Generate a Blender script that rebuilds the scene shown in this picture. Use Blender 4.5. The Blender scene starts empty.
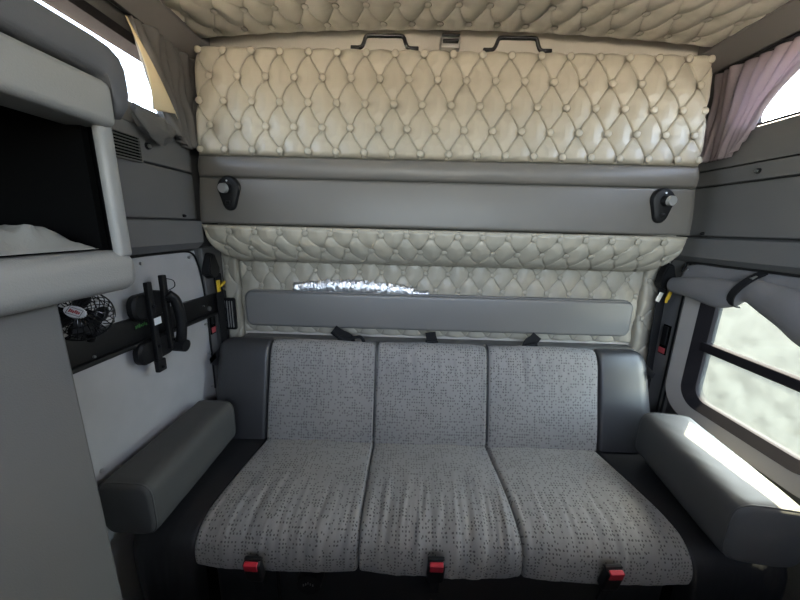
import bpy, bmesh, math, random
import numpy as np
from mathutils import Vector, Matrix, noise
random.seed(7)
S = bpy.context.scene
COL = S.collection
PI = math.pi

# ------------------------------------------------------------------ materials
def mat(name, col, rough=.6, metal=0., spec=.5, bump=0., bscale=300., var=0., vscale=6., sheen=0., coat=0.):
    m = bpy.data.materials.new(name); m.use_nodes = True
    nt = m.node_tree; b = nt.nodes['Principled BSDF']
    b.inputs['Base Color'].default_value = (*col, 1)
    b.inputs['Roughness'].default_value = rough
    b.inputs['Metallic'].default_value = metal
    b.inputs['Specular IOR Level'].default_value = spec
    b.inputs['Sheen Weight'].default_value = sheen
    b.inputs['Coat Weight'].default_value = coat
    tc = nt.nodes.new('ShaderNodeTexCoord')
    if bump:
        n = nt.nodes.new('ShaderNodeTexNoise'); n.inputs['Scale'].default_value = bscale; n.inputs['Detail'].default_value = 3
        nt.links.new(tc.outputs['Object'], n.inputs['Vector'])
        bp = nt.nodes.new('ShaderNodeBump'); bp.inputs['Strength'].default_value = bump; bp.inputs['Distance'].default_value = .002
        nt.links.new(n.outputs['Fac'], bp.inputs['Height']); nt.links.new(bp.outputs['Normal'], b.inputs['Normal'])
    if var:
        n2 = nt.nodes.new('ShaderNodeTexNoise'); n2.inputs['Scale'].default_value = vscale; n2.inputs['Detail'].default_value = 5
        nt.links.new(tc.outputs['Object'], n2.inputs['Vector'])
        mx = nt.nodes.new('ShaderNodeMix'); mx.data_type = 'RGBA'
        nt.links.new(n2.outputs['Fac'], mx.inputs[0])
        mx.inputs[6].default_value = (*[c*(1-var) for c in col], 1); mx.inputs[7].default_value = (*[min(1, c*(1+var)) for c in col], 1)
        nt.links.new(mx.outputs[2], b.inputs['Base Color'])
    return m

M = {}
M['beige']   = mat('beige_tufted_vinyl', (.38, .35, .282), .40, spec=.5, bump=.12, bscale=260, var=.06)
M['ceilv']   = mat('brightened_ceiling_vinyl', (.70, .66, .56), .42, spec=.5, bump=.12, bscale=260, var=.06)  # same vinyl as the bunk, brightened to stand in for missing bounce light
M['cream']   = mat('cream_back_lining', (.52, .49, .43), .6, bump=.1)
M['greyv']   = mat('smooth_grey_vinyl', (.14, .131, .117), .42, bump=.10, bscale=500, var=.05)
M['pocketv'] = mat('charcoal_grey_vinyl', (.15, .147, .14), .45, spec=.8, bump=.10, bscale=500, var=.05)
M['darkv']   = mat('charcoal_seat_vinyl', (.018, .018, .019), .5, spec=.35, bump=.15, bscale=420, var=.08)
M['wingv']   = mat('slate_grey_vinyl', (.030, .030, .032), .42, spec=.8, bump=.12, bscale=420, var=.06)
M['bolsterv']= mat('bolster_grey_vinyl', (.075, .074, .071), .6, spec=.3, bump=.12, bscale=420, var=.06)
M['plastic'] = mat('textured_grey_plastic', (.135, .133, .125), .5, bump=.25, bscale=420, var=.06)
M['frame']   = mat('light_cubby_frame_plastic', (.25, .246, .232), .48, bump=.25, bscale=420, var=.06)  # same grain as the side panel's plastic, assumed paler
M['pod']     = mat('overhead_pod_cloth', (.10, .10, .105), .75, bump=.3, bscale=500, var=.08)
M['panel']   = mat('wall_dark_grey_plastic', (.14, .138, .136), .55, bump=.2, bscale=380, var=.06)
M['lining']  = mat('wall_lining', (.075, .075, .075), .7, bump=.2)
M['cove']    = mat('cove_felt', (.19, .18, .175), .85, bump=.3, bscale=600)
M['black']   = mat('black_plastic', (.008, .008, .0085), .45, spec=.3, bump=.08)
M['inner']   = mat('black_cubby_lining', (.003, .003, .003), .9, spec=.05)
M['gloss']   = mat('glossy_black_metal', (.01, .01, .011), .22)
M['web']     = mat('black_webbing', (.012, .012, .013), .8, spec=.2, bump=.4, bscale=700)
M['chrome']  = mat('satin_silver', (.62, .62, .60), .3, metal=.7)
M['steel']   = mat('zinc_screw', (.45, .45, .44), .35, metal=.9)
M['red']     = mat('red_press_button', (.42, .018, .035), .35)
M['redl']    = mat('faded_red_label', (.45, .07, .08), .5)
M['yellow']  = mat('yellow_tag', (.72, .47, .03), .5)
M['white']   = mat('white_label', (.75, .77, .80), .45)
M['greenl']  = mat('green_print', (.06, .20, .05), .5)
M['canvas']  = mat('grey_canvas', (.40, .405, .42), .75, bump=.25, bscale=600, var=.12, vscale=9)
M['canvas2'] = mat('slate_canvas', (.19, .185, .19), .75, bump=.25, bscale=600, var=.08)
M['cloth']   = mat('grey_bag_cloth', (.20, .195, .175), .85, bump=.3)
M['foil']    = mat('crinkled_silver_foil', (.86, .87, .90), .33, metal=1., bump=.9, bscale=260)
M['surround']= mat('window_surround_plastic', (.36, .34, .32), .5, bump=.1)
M['rubber']  = mat('window_rubber_gasket', (.02, .018, .02), .9, spec=.05)
M['floor']   = mat('dark_floor_mat', (.012, .012, .013), .8, bump=.3)
M['ground']  = mat('pale_bounce_ground', (.50, .45, .37), .95, spec=.1, var=.15, vscale=.4)  # colour set pale and warm to bounce sunlight up into the cab
M['darkground'] = mat('added_black_ground', (.0065, .0068, .0062), .95, spec=.03, var=.2, vscale=.6)  # added black slab that keeps the lower window view from burning out

def fabric():
    m = bpy.data.materials.new('dotted_grey_upholstery'); m.use_nodes = True
    nt = m.node_tree; L = nt.links; b = nt.nodes['Principled BSDF']
    b.inputs['Roughness'].default_value = .75; b.inputs['Sheen Weight'].default_value = .15
    def N(t, **k):
        n = nt.nodes.new(t)
        for a, v in k.items(): setattr(n, a, v)
        return n
    uv = N('ShaderNodeUVMap', uv_map='UVMap')
    def layer(cx, cy, hx, hy, thr, seed):
        mp = N('ShaderNodeVectorMath', operation='MULTIPLY'); mp.inputs[1].default_value = (1/cx, 1/cy, 1)
        ad = N('ShaderNodeVectorMath', operation='ADD'); ad.inputs[1].default_value = (seed, seed*.7, 0)
        L.new(uv.outputs[0], mp.inputs[0]); L.new(mp.outputs[0], ad.inputs[0])
        fl = N('ShaderNodeVectorMath', operation='FLOOR'); fr = N('ShaderNodeVectorMath', operation='FRACTION')
        L.new(ad.outputs[0], fl.inputs[0]); L.new(ad.outputs[0], fr.inputs[0])
        wn = N('ShaderNodeTexWhiteNoise', noise_dimensions='2D'); L.new(fl.outputs[0], wn.inputs['Vector'])
        sb = N('ShaderNodeVectorMath', operation='SUBTRACT'); sb.inputs[1].default_value = (.5, .5, 0); L.new(fr.outputs[0], sb.inputs[0])
        ab = N('ShaderNodeVectorMath', operation='ABSOLUTE'); L.new(sb.outputs[0], ab.inputs[0])
        sp = N('ShaderNodeSeparateXYZ'); L.new(ab.outputs[0], sp.inputs[0])
        ax = N('ShaderNodeMath', operation='LESS_THAN'); L.new(sp.outputs[0], ax.inputs[0]); ax.inputs[1].default_value = hx
        ay = N('ShaderNodeMath', operation='LESS_THAN'); L.new(sp.outputs[1], ay.inputs[0]); ay.inputs[1].default_value = hy
        gt = N('ShaderNodeMath', operation='GREATER_THAN'); L.new(wn.outputs['Value'], gt.inputs[0]); gt.inputs[1].default_value = thr
        m1 = N('ShaderNodeMath', operation='MULTIPLY'); L.new(ax.outputs[0], m1.inputs[0]); L.new(ay.outputs[0], m1.inputs[1])
        m2 = N('ShaderNodeMath', operation='MULTIPLY'); L.new(m1.outputs[0], m2.inputs[0]); L.new(gt.outputs[0], m2.inputs[1])
        return m2
    a = layer(.0098, .0105, .21, .25, .55, .0); c = layer(.0098, .0140, .17, .16, .72, 3.3)
    mxm = N('ShaderNodeMath', operation='MAXIMUM'); L.new(a.outputs[0], mxm.inputs[0]); L.new(c.outputs[0], mxm.inputs[1])
    tc = N('ShaderNodeTexCoord'); n = N('ShaderNodeTexNoise'); n.inputs['Scale'].default_value = 7; n.inputs['Detail'].default_value = 6
    L.new(tc.outputs['Object'], n.inputs['Vector'])
    g = N('ShaderNodeMix', data_type='RGBA'); L.new(n.outputs['Fac'], g.inputs[0])
    g.inputs[6].default_value = (.215, .209, .20, 1); g.inputs[7].default_value = (.285, .277, .265, 1)
    d = N('ShaderNodeMix', data_type='RGBA'); L.new(mxm.outputs[0], d.inputs[0]); L.new(g.outputs[2], d.inputs[6]); d.inputs[7].default_value = (.075, .072, .066, 1)
    L.new(d.outputs[2], b.inputs['Base Color'])
    w = N('ShaderNodeTexNoise'); w.inputs['Scale'].default_value = 900
    L.new(tc.outputs['Object'], w.inputs['Vector'])
    bp = N('ShaderNodeBump'); bp.inputs['Strength'].default_value = .3; bp.inputs['Distance'].default_value = .001
    L.new(w.outputs['Fac'], bp.inputs['Height']); L.new(bp.outputs[0], b.inputs['Normal'])
    return m
M['fabric'] = fabric()

def drape(name, col, trans):
    m = bpy.data.materials.new(name); m.use_nodes = True
    nt = m.node_tree; b = nt.nodes['Principled BSDF']
    b.inputs['Base Color'].default_value = (*col, 1); b.inputs['Roughness'].default_value = .85
    t = nt.nodes.new('ShaderNodeBsdfTranslucent'); t.inputs[0].default_value = (*col, 1)
    mx = nt.nodes.new('ShaderNodeMixShader'); mx.inputs[0].default_value = trans
    o = nt.nodes['Material Output']
    nt.links.new(b.outputs[0], mx.inputs[1]); nt.links.new(t.outputs[0], mx.inputs[2]); nt.links.new(mx.outputs[0], o.inputs[0])
    return m
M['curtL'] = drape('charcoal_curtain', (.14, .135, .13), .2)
M['curtR'] = drape('glare_tinted_curtain', (.44, .38, .41), .5)  # base colour lifted and tinted mauve with the window's sun glare
M['flap']  = drape('pale_curtain_lining', (.50, .43, .30), .5)

def glass(name, tint, dirt):
    m = bpy.data.materials.new(name); m.use_nodes = True
    nt = m.node_tree; nt.nodes.remove(nt.nodes['Principled BSDF'])
    o = nt.nodes['Material Output']
    tr = nt.nodes.new('ShaderNodeBsdfTransparent'); tr.inputs[0].default_value = (*tint, 1)
    tl = nt.nodes.new('ShaderNodeBsdfTranslucent'); tl.inputs[0].default_value = (.105, .118, .113, 1)
    gl = nt.nodes.new('ShaderNodeBsdfGlossy'); gl.inputs['Roughness'].default_value = .08
    tc = nt.nodes.new('ShaderNodeTexCoord')
    n = nt.nodes.new('ShaderNodeTexNoise'); n.inputs['Scale'].default_value = 14; n.inputs['Detail'].default_value = 7; n.inputs['Roughness'].default_value = .65
    nt.links.new(tc.outputs['Object'], n.inputs['Vector'])
    mr = nt.nodes.new('ShaderNodeMapRange'); mr.inputs[1].default_value = .3; mr.inputs[2].default_value = .7
    mr.inputs[3].default_value = dirt*.35; mr.inputs[4].default_value = min(1, dirt*1.65)
    nt.links.new(n.outputs['Fac'], mr.inputs[0])
    m1 = nt.nodes.new('ShaderNodeMixShader'); nt.links.new(mr.outputs[0], m1.inputs[0])
    nt.links.new(tr.outputs[0], m1.inputs[1]); nt.links.new(tl.outputs[0], m1.inputs[2])
    m2 = nt.nodes.new('ShaderNodeMixShader'); m2.inputs[0].default_value = .05
    nt.links.new(m1.outputs[0], m2.inputs[1]); nt.links.new(gl.outputs[0], m2.inputs[2]); nt.links.new(m2.outputs[0], o.inputs[0])
    return m
M['dusty'] = glass('dusty_window_glass', (.94, .98, .95), .14)
M['clear'] = glass('clear_window_glass', (.97, .98, .99), .08)

# ------------------------------------------------------------------ helpers
def link(name, me, m, parent=None):
    o = bpy.data.objects.new(name, me); COL.objects.link(o)
    if m is not None and not me.materials: me.materials.append(M[m] if isinstance(m, str) else m)
    if parent is not None: o.parent = parent; o.matrix_parent_inverse = parent.matrix_world.inverted()
    return o
def tag(o, label, cat, group=None):
    o['label'] = label; o['category'] = cat
    if group: o['group'] = group
    return o
def thing(name, label, cat, loc, group=None):
    o = bpy.data.objects.new(name, None); COL.objects.link(o); o.location = loc
    o.matrix_world = Matrix.Translation(loc); o.empty_display_size = .02
    return tag(o, label, cat, group)
def struct(o): o['kind'] = 'structure'; return o
def bm_out(name, bm, m, parent=None, smooth=True, sharp=35):
    me = bpy.data.meshes.new(name); bmesh.ops.recalc_face_normals(bm, faces=bm.faces); bm.to_mesh(me); bm.free()
    if smooth:
        for p in me.polygons: p.use_smooth = True
        me.set_sharp_from_angle(angle=math.radians(sharp))
    return link(name, me, m, parent)
def add_box(bm, lo, hi, r=0., seg=3, mtx=None):
    g = bmesh.ops.create_cube(bm, size=1.)
    vs = g['verts']
    for v in vs:
        v.co = Vector([lo[i] + (v.co[i]+.5)*(hi[i]-lo[i]) for i in range(3)])
    if r > 0:
        es = list({e for v in vs for e in v.link_edges})
        q = bmesh.ops.bevel(bm, geom=es, offset=r, segments=seg, profile=.5, affect='EDGES')
        vs = [v for v in q['verts']]
    if mtx is not None:
        allv = {v for v in vs for v in [v]}
        for v in allv: v.co = mtx @ v.co
    return vs
def box(name, lo, hi, m, parent=None, r=0., seg=3, mtx=None):
    bm = bmesh.new(); add_box(bm, lo, hi, r, seg)
    if mtx is not None: bmesh.ops.transform(bm, matrix=mtx, verts=bm.verts)
    o = bm_out(name, bm, m, parent)
    if r > 0:
        w = o.modifiers.new('wn', 'WEIGHTED_NORMAL'); w.keep_sharp = True
    return o
def rot_about(c, ax, deg): return Matrix.Translation(c) @ Matrix.Rotation(math.radians(deg), 4, ax) @ Matrix.Translation(-Vector(c))
def add_cyl(bm, a, b, r0, r1=None, seg=20, cap=True):
    a, b = Vector(a), Vector(b); d = b-a; r1 = r0 if r1 is None else r1
    q = d.to_track_quat('Z', 'Y').to_matrix().to_4x4()
    bmesh.ops.create_cone(bm, cap_ends=cap, segments=seg, radius1=r0, radius2=r1, depth=d.length, matrix=Matrix.Translation((a+b)/2) @ q)
def cyl(name, a, b, r0, m, parent=None, r1=None, seg=20):
    bm = bmesh.new(); add_cyl(bm, a, b, r0, r1, seg); return bm_out(name, bm, m, parent)
def catmull(P, n):
    P = [Vector(p) for p in P]; out = []
    for i in range(len(P)-1):
        p0 = P[max(i-1, 0)]; p1 = P[i]; p2 = P[i+1]; p3 = P[min(i+2, len(P)-1)]
        for k in range(n):
            t = k/n
            out.append(.5*((2*p1)+(p2-p0)*t+(2*p0-5*p1+4*p2-p3)*t*t+(3*p1-p0-3*p2+p3)*t**3))
    out.append(P[-1]); return out
def add_tube(bm, pts, r, seg=10, closed=False):
    pts = [Vector(p) for p in pts]; n = len(pts); rings = []
    rr = r if isinstance(r, (list, tuple)) else [r]*n
    up = None
    for i, p in enumerate(pts):
        if closed: t = pts[(i+1) % n]-pts[i-1]
        else: t = pts[min(i+1, n-1)]-pts[max(i-1, 0)]
        t.normalize()
        if up is None: up = t.orthogonal().normalized()
        else: up = (up - t*up.dot(t)).normalized()
        s = t.cross(up)
        rings.append([bm.verts.new(p+(up*math.cos(2*PI*k/seg)+s*math.sin(2*PI*k/seg))*rr[i]) for k in range(seg)])
    for i in range(n if closed else n-1):
        A, B = rings[i], rings[(i+1) % n]
        for k in range(seg): bm.faces.new((A[k], A[(k+1) % seg], B[(k+1) % seg], B[k]))
    if not closed: bm.faces.new(rings[0][::-1]); bm.faces.new(rings[-1])
def tube(name, pts, r, m, parent=None, seg=10, closed=False):
    bm = bmesh.new(); add_tube(bm, pts, r, seg, closed); return bm_out(name, bm, m, parent, sharp=60)
def add_ribbon(bm, pts, wdir, w, th=.0015):
    """flat strap along pts, width direction wdir (vector or list)"""
    pts = [Vector(p) for p in pts]; n = len(pts); rings = []
    for i, p in enumerate(pts):
        t = (pts[min(i+1, n-1)]-pts[max(i-1, 0)]).normalized()
        wd = Vector(wdir[i] if isinstance(wdir, list) else wdir); wd = (wd - t*wd.dot(t)).normalized(); nn = t.cross(wd)
        rings.append([bm.verts.new(p+wd*a*w/2+nn*b*th) for a, b in ((-1, -1), (1, -1), (1, 1), (-1, 1))])
    for A, B in zip(rings, rings[1:]):
        for k in range(4): bm.faces.new((A[k], A[(k+1) % 4], B[(k+1) % 4], B[k]))
    bm.faces.new(rings[0][::-1]); bm.faces.new(rings[-1])
def ribbon(name, pts, wdir, w, m, parent=None, th=.0015):
    bm = bmesh.new(); add_ribbon(bm, pts, wdir, w, th); return bm_out(name, bm, m, parent)
def grid_mesh(name, P, m, parent=None, skirt=None, uv=None, flip=False):
    """P: (ny,nx,3); skirt: a vector, or (ny,nx,3), by which the border is pulled back to close the sides"""
    P = np.asarray(P, float); ny, nx, _ = P.shape
    V = P.reshape(-1, 3).tolist(); F = []
    for j in range(ny-1):
        for i in range(nx-1):
            a = j*nx+i; F.append((a, a+1, a+nx+1, a+nx))
    UV = uv.reshape(-1, 2).tolist() if uv is not None else None
    if skirt is not None:
        B = [(0, i) for i in range(nx)] + [(j, nx-1) for j in range(1, ny)] + [(ny-1, i) for i in range(nx-2, -1, -1)] + [(j, 0) for j in range(ny-2, 0, -1)]
        sk = np.broadcast_to(np.asarray(skirt, float), P.shape); base = len(V)
        for j, i in B:
            V.append((P[j, i]+sk[j, i]).tolist())
            if UV is not None: UV.append(UV[j*nx+i])
        nb = len(B)
        for k in range(nb):
            j, i = B[k]; j2, i2 = B[(k+1) % nb]
            F.append((j2*nx+i2, j*nx+i, base+k, base+(k+1) % nb))
    if flip: F = [f[::-1] for f in F]
    me = bpy.data.meshes.new(name); me.from_pydata(V, [], F)
    if UV is not None:
        l = me.uv_layers.new(name='UVMap'); idx = np.zeros(len(me.loops), int); me.loops.foreach_get('vertex_index', idx)
        l.data.foreach_set('uv', np.asarray(UV)[idx].ravel())
    for p in me.polygons: p.use_smooth = True
    me.set_sharp_from_angle(angle=math.radians(55))
    return link(name, me, m, parent)
def nz(X, Y, Z=0., s=1.):
    f = np.vectorize(lambda a, b, c: noise.noise((a*s, b*s, c)))
    return f(X, Y, Z)
def rounded(d, r):
    d = np.clip(d, 0, r); return r-np.sqrt(np.maximum(r*r-(r-d)**2, 0))

# ------------------------------------------------------------------ tufting
def tuft_height(U, V, a, b, u0, v0, deep=.016, seam=.004, puff=.008, bow=.10, vmax=1e9, vmin=-1e9, seed=0):
    j = (V-v0)/b
    bowv = bow*np.sin(PI*(j-np.floor(j)))*a*.5
    Ub = U+bowv
    p = (Ub-u0)/a-.5*j; q = (Ub-u0)/a+.5*j
    k = 1/math.sqrt(1/a**2+(.5/b)**2)
    dp = np.abs(p-np.round(p))*k; dq = np.abs(q-np.round(q))*k
    ds = np.minimum(dp, dq)
    p2 = (U-u0)/a-.5*j; q2 = (U-u0)/a+.5*j
    # nearest button
    best = np.full(U.shape, 9.)
    for jj in (np.floor(j), np.floor(j)+1):
        off = np.where(np.mod(jj, 2) == 1, .5, 0.)
        ii = np.round((U-u0)/a-off)
        d = np.hypot(U-(u0+(ii+off)*a), V-(v0+jj*b))
        d = np.where((v0+jj*b > vmax+1e-6) | (v0+jj*b < vmin-1e-6), 9., d)
        best = np.minimum(best, d)
    h = -deep*np.exp(-(best/(.21*a))**1.05)
    h += puff*(np.abs(np.sin(PI*p)*np.sin(PI*q)))**.8
    h -= seam*np.exp(-(ds/.0021)**2)
    h += .0030*nz(U*34, V*12, seed)*np.exp(-(best/(.55*a))**2)
    h += .0008*nz(U*14, V*60, seed+3)
    return h
BTN = None
def button(parent, co, nrm, m, r=.0098):
    global BTN
    if BTN is None: BTN = {}
    if m not in BTN:
        bm = bmesh.new(); bmesh.ops.create_uvsphere(bm, u_segments=14, v_segments=8, radius=1.)
        for v in bm.verts: v.co.z *= .36
        me = bpy.data.meshes.new('button'); bm.to_mesh(me); bm.free()
        for p in me.polygons: p.use_smooth = True
        me.materials.append(M[m]); BTN[m] = me
    o = bpy.data.objects.new('button', BTN[m]); COL.objects.link(o)
    o.parent = parent; o.matrix_parent_inverse = parent.matrix_world.inverted()
    o.rotation_mode = 'QUATERNION'; o.rotation_quaternion = Vector(nrm).to_track_quat('Z', 'Y'); o.location = co; o.scale = (r, r, r)
    return o

# ------------------------------------------------------------------ setting
XL, XR, YB, ZC = -.84, 1.18, 1.42, 2.0
YF = -1.15                                   # the front of the cab, behind the camera
struct(box('floor', (XL-.1, YF, -.05), (XR+.1, YB+.1, 0), 'floor'))
struct(box('ground', (-160, -160, -1.2), (160, 160, -1.1), 'ground'))
struct(box('added_dark_ground', (1.5, -25, -1.12), (17, 25, -1.08), 'darkground'))  # added dark patch beyond the lower right window, dimming its view
struct(box('wall_back', (XL-.08, YB+.03, 0), (XR+.08, YB+.09, 2.15), 'cream'))

def wall_with_hole(name, x0, x1, holes, m):
    """side wall in slabs along y round the openings [(y0,y1,z0,z1)] stacked in z"""
    bm = bmesh.new(); z = 0.
    for (y0, y1, z0, z1) in sorted(holes, key=lambda h: h[2]):
        add_box(bm, (x0, YF, z), (x1, YB+.05, z0))
        add_box(bm, (x0, YF, z0), (x1, y0, z1)); add_box(bm, (x0, y1, z0), (x1, YB+.05, z1)); z = z1
    add_box(bm, (x0, YF, z), (x1, YB+.05, 2.12))
    return struct(bm_out(name, bm, m, smooth=False))
WR_LOW = (.76, 1.27, .63, 1.20); WR_UP = (.15, 1.30, 1.685, 1.895)
WL_UP = (.25, 1.28, 1.655, 1.846)
wall_with_hole('wall_right', XR, XR+.07, [WR_LOW, WR_UP], 'lining')
wall_with_hole('wall_left', XL-.07, XL, [WL_UP], 'lining')
# front of the cab: dash-height wall and header, windscreen opening between
bm = bmesh.new(); add_box(bm, (XL-.1, YF-.05, 0), (XR+.1, YF, 1.40)); add_box(bm, (XL-.1, YF-.05, 1.84), (XR+.1, YF, 2.15))
struct(bm_out('wall_front', bm, 'lining', smooth=False))

struct(box('light_blocker', (XL, -.62, 0), (XR, -.54, 1.24), 'lining', r=.02))      # unseen full-width box added to keep windscreen light off the bench front
# ceiling: vaulted, tufted near the back
nx, ny = 640, 200
u = np.linspace(-.80, 1.115, nx); v = np.linspace(.80, 1.40, ny); U, V = np.meshgrid(u, v)
def zceil(x): return 2.036-.04*((x-.157)/.957)**2
CA, CB = .1035, .104
h = tuft_height(U, V, CA, CB, -.415, 1.37, deep=.016, seam=.003, puff=.007, seed=5)
edge = rounded(np.minimum(1.40-V, .05), .012)
h = h*np.clip((1.40-V)/.022, 0, 1)
P = np.stack([U, V, zceil(U)-h+edge*.9], -1)
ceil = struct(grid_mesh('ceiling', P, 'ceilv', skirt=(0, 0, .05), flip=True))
for j in range(0, 5):
    for i in range(-6, 17):
        x = -.415+(i+(.5 if j % 2 else 0))*CA; y = 1.37-j*CB
        if -.78 < x < 1.10: button(ceil, (x, y, zceil(x)+.007), (0, 0, -1), 'ceilv', .0125)
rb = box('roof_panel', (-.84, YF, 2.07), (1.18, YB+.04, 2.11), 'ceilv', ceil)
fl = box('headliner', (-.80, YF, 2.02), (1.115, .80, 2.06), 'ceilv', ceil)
# coves between the ceiling and the side walls
def prism(name, poly_xz, y0, y1, m, parent=None):
    bm = bmesh.new()
    A = [bm.verts.new((x, y0, z)) for x, z in poly_xz]; B = [bm.verts.new((x, y1, z)) for x, z in poly_xz]
    n = len(A); bm.faces.new(A); bm.faces.new(B[::-1])
    for i in range(n): bm.faces.new((A[i], B[i], B[(i+1) % n], A[(i+1) % n]))
    return bm_out(name, bm, m, parent, smooth=False)
struct(prism('trim_1', [(-.90, 1.905), (-.835, 1.905), (-.80, 1.985), (-.80, 2.07), (-.90, 2.07)], YF, YB+.03, 'cove'))
struct(prism('trim_2', [(1.24, 1.93), (1.172, 1.93), (1.112, 1.99), (1.112, 2.07), (1.24, 2.07)], YF, YB+.03, 'cove'))

# left wall: plastic panels and ledge
struct(box('trim_3', (-.842, .62, 1.497), (-.822, 1.285, 1.60), 'panel', r=.006))
struct(box('trim_4', (-.842, .62, 1.325), (-.824, 1.285, 1.492), 'panel', r=.005))
struct(prism('trim_5', [(-.842, 1.60), (-.822, 1.60), (-.832, 1.66), (-.842, 1.665)], .3, 1.30, 'panel'))
struct(prism('trim_6', [(-.842, 1.215), (-.815, 1.215), (-.79, 1.24), (-.79, 1.318), (-.842, 1.322)], .62, 1.255, 'panel'))
# right wall
struct(box('trim_7', (1.158, .2, 1.50), (1.183, 1.40, 1.556), 'panel', r=.005))
struct(box('trim_8', (1.160, .2, 1.312), (1.183, 1.40, 1.495), 'panel', r=.005))
struct(prism('trim_9', [(1.183, 1.685), (1.166, 1.675), (1.158, 1.56), (1.183, 1.56)], .2, 1.40, 'panel'))
struct(prism('trim_10', [(1.183, 1.21), (1.155, 1.21), (1.13, 1.232), (1.13, 1.302), (1.183, 1.306)], .2, 1.395, 'panel'))
# corner pillars
struct(box('trim_11', (1.166, 1.305, .1), (1.19, 1.425, 1.21), 'panel', r=.004))
struct(box('trim_12', (-.845, 1.29, .1), (-.826, 1.425, 1.215), 'panel', r=.004))

def rrect(y0, y1, z0, z1, r, n=8):
    pts = []
    for cy, cz, a0 in ((y1-r, z1-r, 0), (y0+r, z1-r, 90), (y0+r, z0+r, 180), (y1-r, z0+r, 270)):
        for k in range(n+1):
            a = math.radians(a0+90*k/n); pts.append((cy+r*math.cos(a), cz+r*math.sin(a)))
    return pts
def ring(name, outer, inner, xo, xi, xback, m, parent=None):
    """frame ring: outer loop at x=xo, inner loop at x=xi, extruded back to xback"""
    bm = bmesh.new(); n = len(outer)
    R = [[bm.verts.new((x, y, z)) for y, z in lp] for x, lp in ((xback, outer), (xo, outer), (xi, inner), (xback, inner))]
    for A, B in zip(R, R[1:]+R[:1]):
        for i in range(n): bm.faces.new((A[i], A[(i+1) % n], B[(i+1) % n], B[i]))
    return bm_out(name, bm, m, parent, sharp=40)
# window_1: lower right, divided, dusty
W1 = struct(ring('window_1', rrect(.70, 1.305, .585, 1.205, .11), rrect(.765, 1.247, .638, 1.20, .08), 1.152, 1.165, 1.20, 'surround'))
ring('gasket', rrect(.765, 1.247, .638, 1.20, .08), rrect(.80, 1.205, .672, 1.18, .055), 1.164, 1.186, 1.215, 'rubber', W1)
box('glazing_bar', (1.176, .79, .870), (1.21, 1.22, .906), 'rubber', W1, r=.004)
def pane(name, y0, y1, z0, z1, x, m, parent): return box(name, (x, y0, z0), (x+.004, y1, z1), m, parent)
pane('pane', .78, 1.23, .66, .885, 1.196, 'dusty', W1); pane('pane', .78, 1.23, .90, 1.19, 1.200, 'dusty', W1)
W2 = struct(ring('window_2', rrect(.13, 1.32, 1.672, 1.91, .05), rrect(.17, 1.28, 1.69, 1.89, .04), 1.172, 1.18, 1.253, 'rubber'))
pane('pane', .15, 1.30, 1.68, 1.90, 1.243, 'clear', W2)
W3 = struct(ring('window_3', rrect(.23, 1.30, 1.645, 1.858, .04), rrect(.27, 1.26, 1.664, 1.836, .025), -.834, -.842, -.913, 'rubber'))
pane('pane', .25, 1.28, 1.657, 1.844, -.907, 'clear', W3)

# ------------------------------------------------------------------ tufted panels of the back wall
def wall_tuft(name, x0, x1, z0, z1, y, a, b, u0, v0, label, btn_xmax, m='beige', parent=None):
    nx = max(12, int((x1-x0)/.003)); ny = int((z1-z0)/.003)
    U, V = np.meshgrid(np.linspace(x0, x1, nx), np.linspace(z0, z1, ny))
    h = tuft_height(U, V, a, b, u0, v0, deep=.013, seam=.0045, puff=.0045, seed=x0)
    e = rounded(np.minimum.reduce([U-x0, x1-U, V-z0, z1-V]), .014)
    P = np.stack([U, y-h+e, V], -1)
    root = thing(name, label, 'wall panel', ((x0+x1)/2, YB, z0))
    grid_mesh('upholstery', P, m, root, skirt=(0, .02, 0))
    for j in range(-8, 4):
        for i in range(-4, 24):
            x = u0+(i+(.5 if j % 2 else 0))*a; z = v0+j*b
            if x0+.012 < x < x1-.012 and z0+.012 < z < z1-.012 and (z > 1.0 or btn_xmax): button(root, (x, y+.006, z), (0, -1, 0), m, .0115)
    return root
wall_tuft('tufted_wall_panel', -.752, 1.06, .815, 1.20, 1.425, .100, .074, -.707, 1.114, 'long beige button-tufted back wall panel behind the grey pocket board', False)
wall_tuft('tufted_corner_panel', -.822, -.755, .60, 1.20, 1.415, .10, .09, -.805, 1.12, 'narrow tufted corner strip with the slim black vent, left of pocket board', True)
wall_tuft('tufted_corner_panel', 1.065, 1.164, .60, 1.20, 1.415, .14, .088, 1.085, 1.112, 'narrow tufted corner strip right of the pocket board by the window', True)
tag(box('rear_ledge', (-.75, 1.385, .68), (1.058, 1.452, .805), 'pocketv', r=.012), 'grey vinyl ledge running along back wall just above the sofa back', 'ledge')

# ------------------------------------------------------------------ folded upper bunk
BX0, BX1 = -.785, 1.062
bunk = thing('folding_bunk', 'folded upper bunk with beige button-tufted face and grey vinyl front', 'bunk bed', (.14, 1.33, 1.16))
def yb(z): return 1.285-.035*(1.914-z)/.6          # the folded bunk leans a little
def xl(z): return -.768-.03*(1.914-z)/.6
def xr(z): return 1.046+.03*(1.914-z)/.6
z0, z1 = 1.560, 1.922
nx, ny = 740, 146
t = np.linspace(0, 1, nx); v = np.linspace(z0, z1, ny); T, V = np.meshgrid(t, v)
U = xl(V)+(xr(V)-xl(V))*T
BA, BB = .1008, .0815
UU = -.768+1.814*T
h = tuft_height(UU, V, BA, BB, -.762, 1.578, deep=.016, seam=.0048, puff=.0042, vmin=1.575, vmax=1.91, seed=1)
e = rounded(np.minimum.reduce([U-xl(V), xr(V)-U, V-z0, z1-V]), .022)
P = np.stack([U, yb(V)-h+e-.012, V], -1)
cush = grid_mesh('tufted_cushion', P, 'beige', bunk, skirt=(0, .05, 0))
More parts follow.
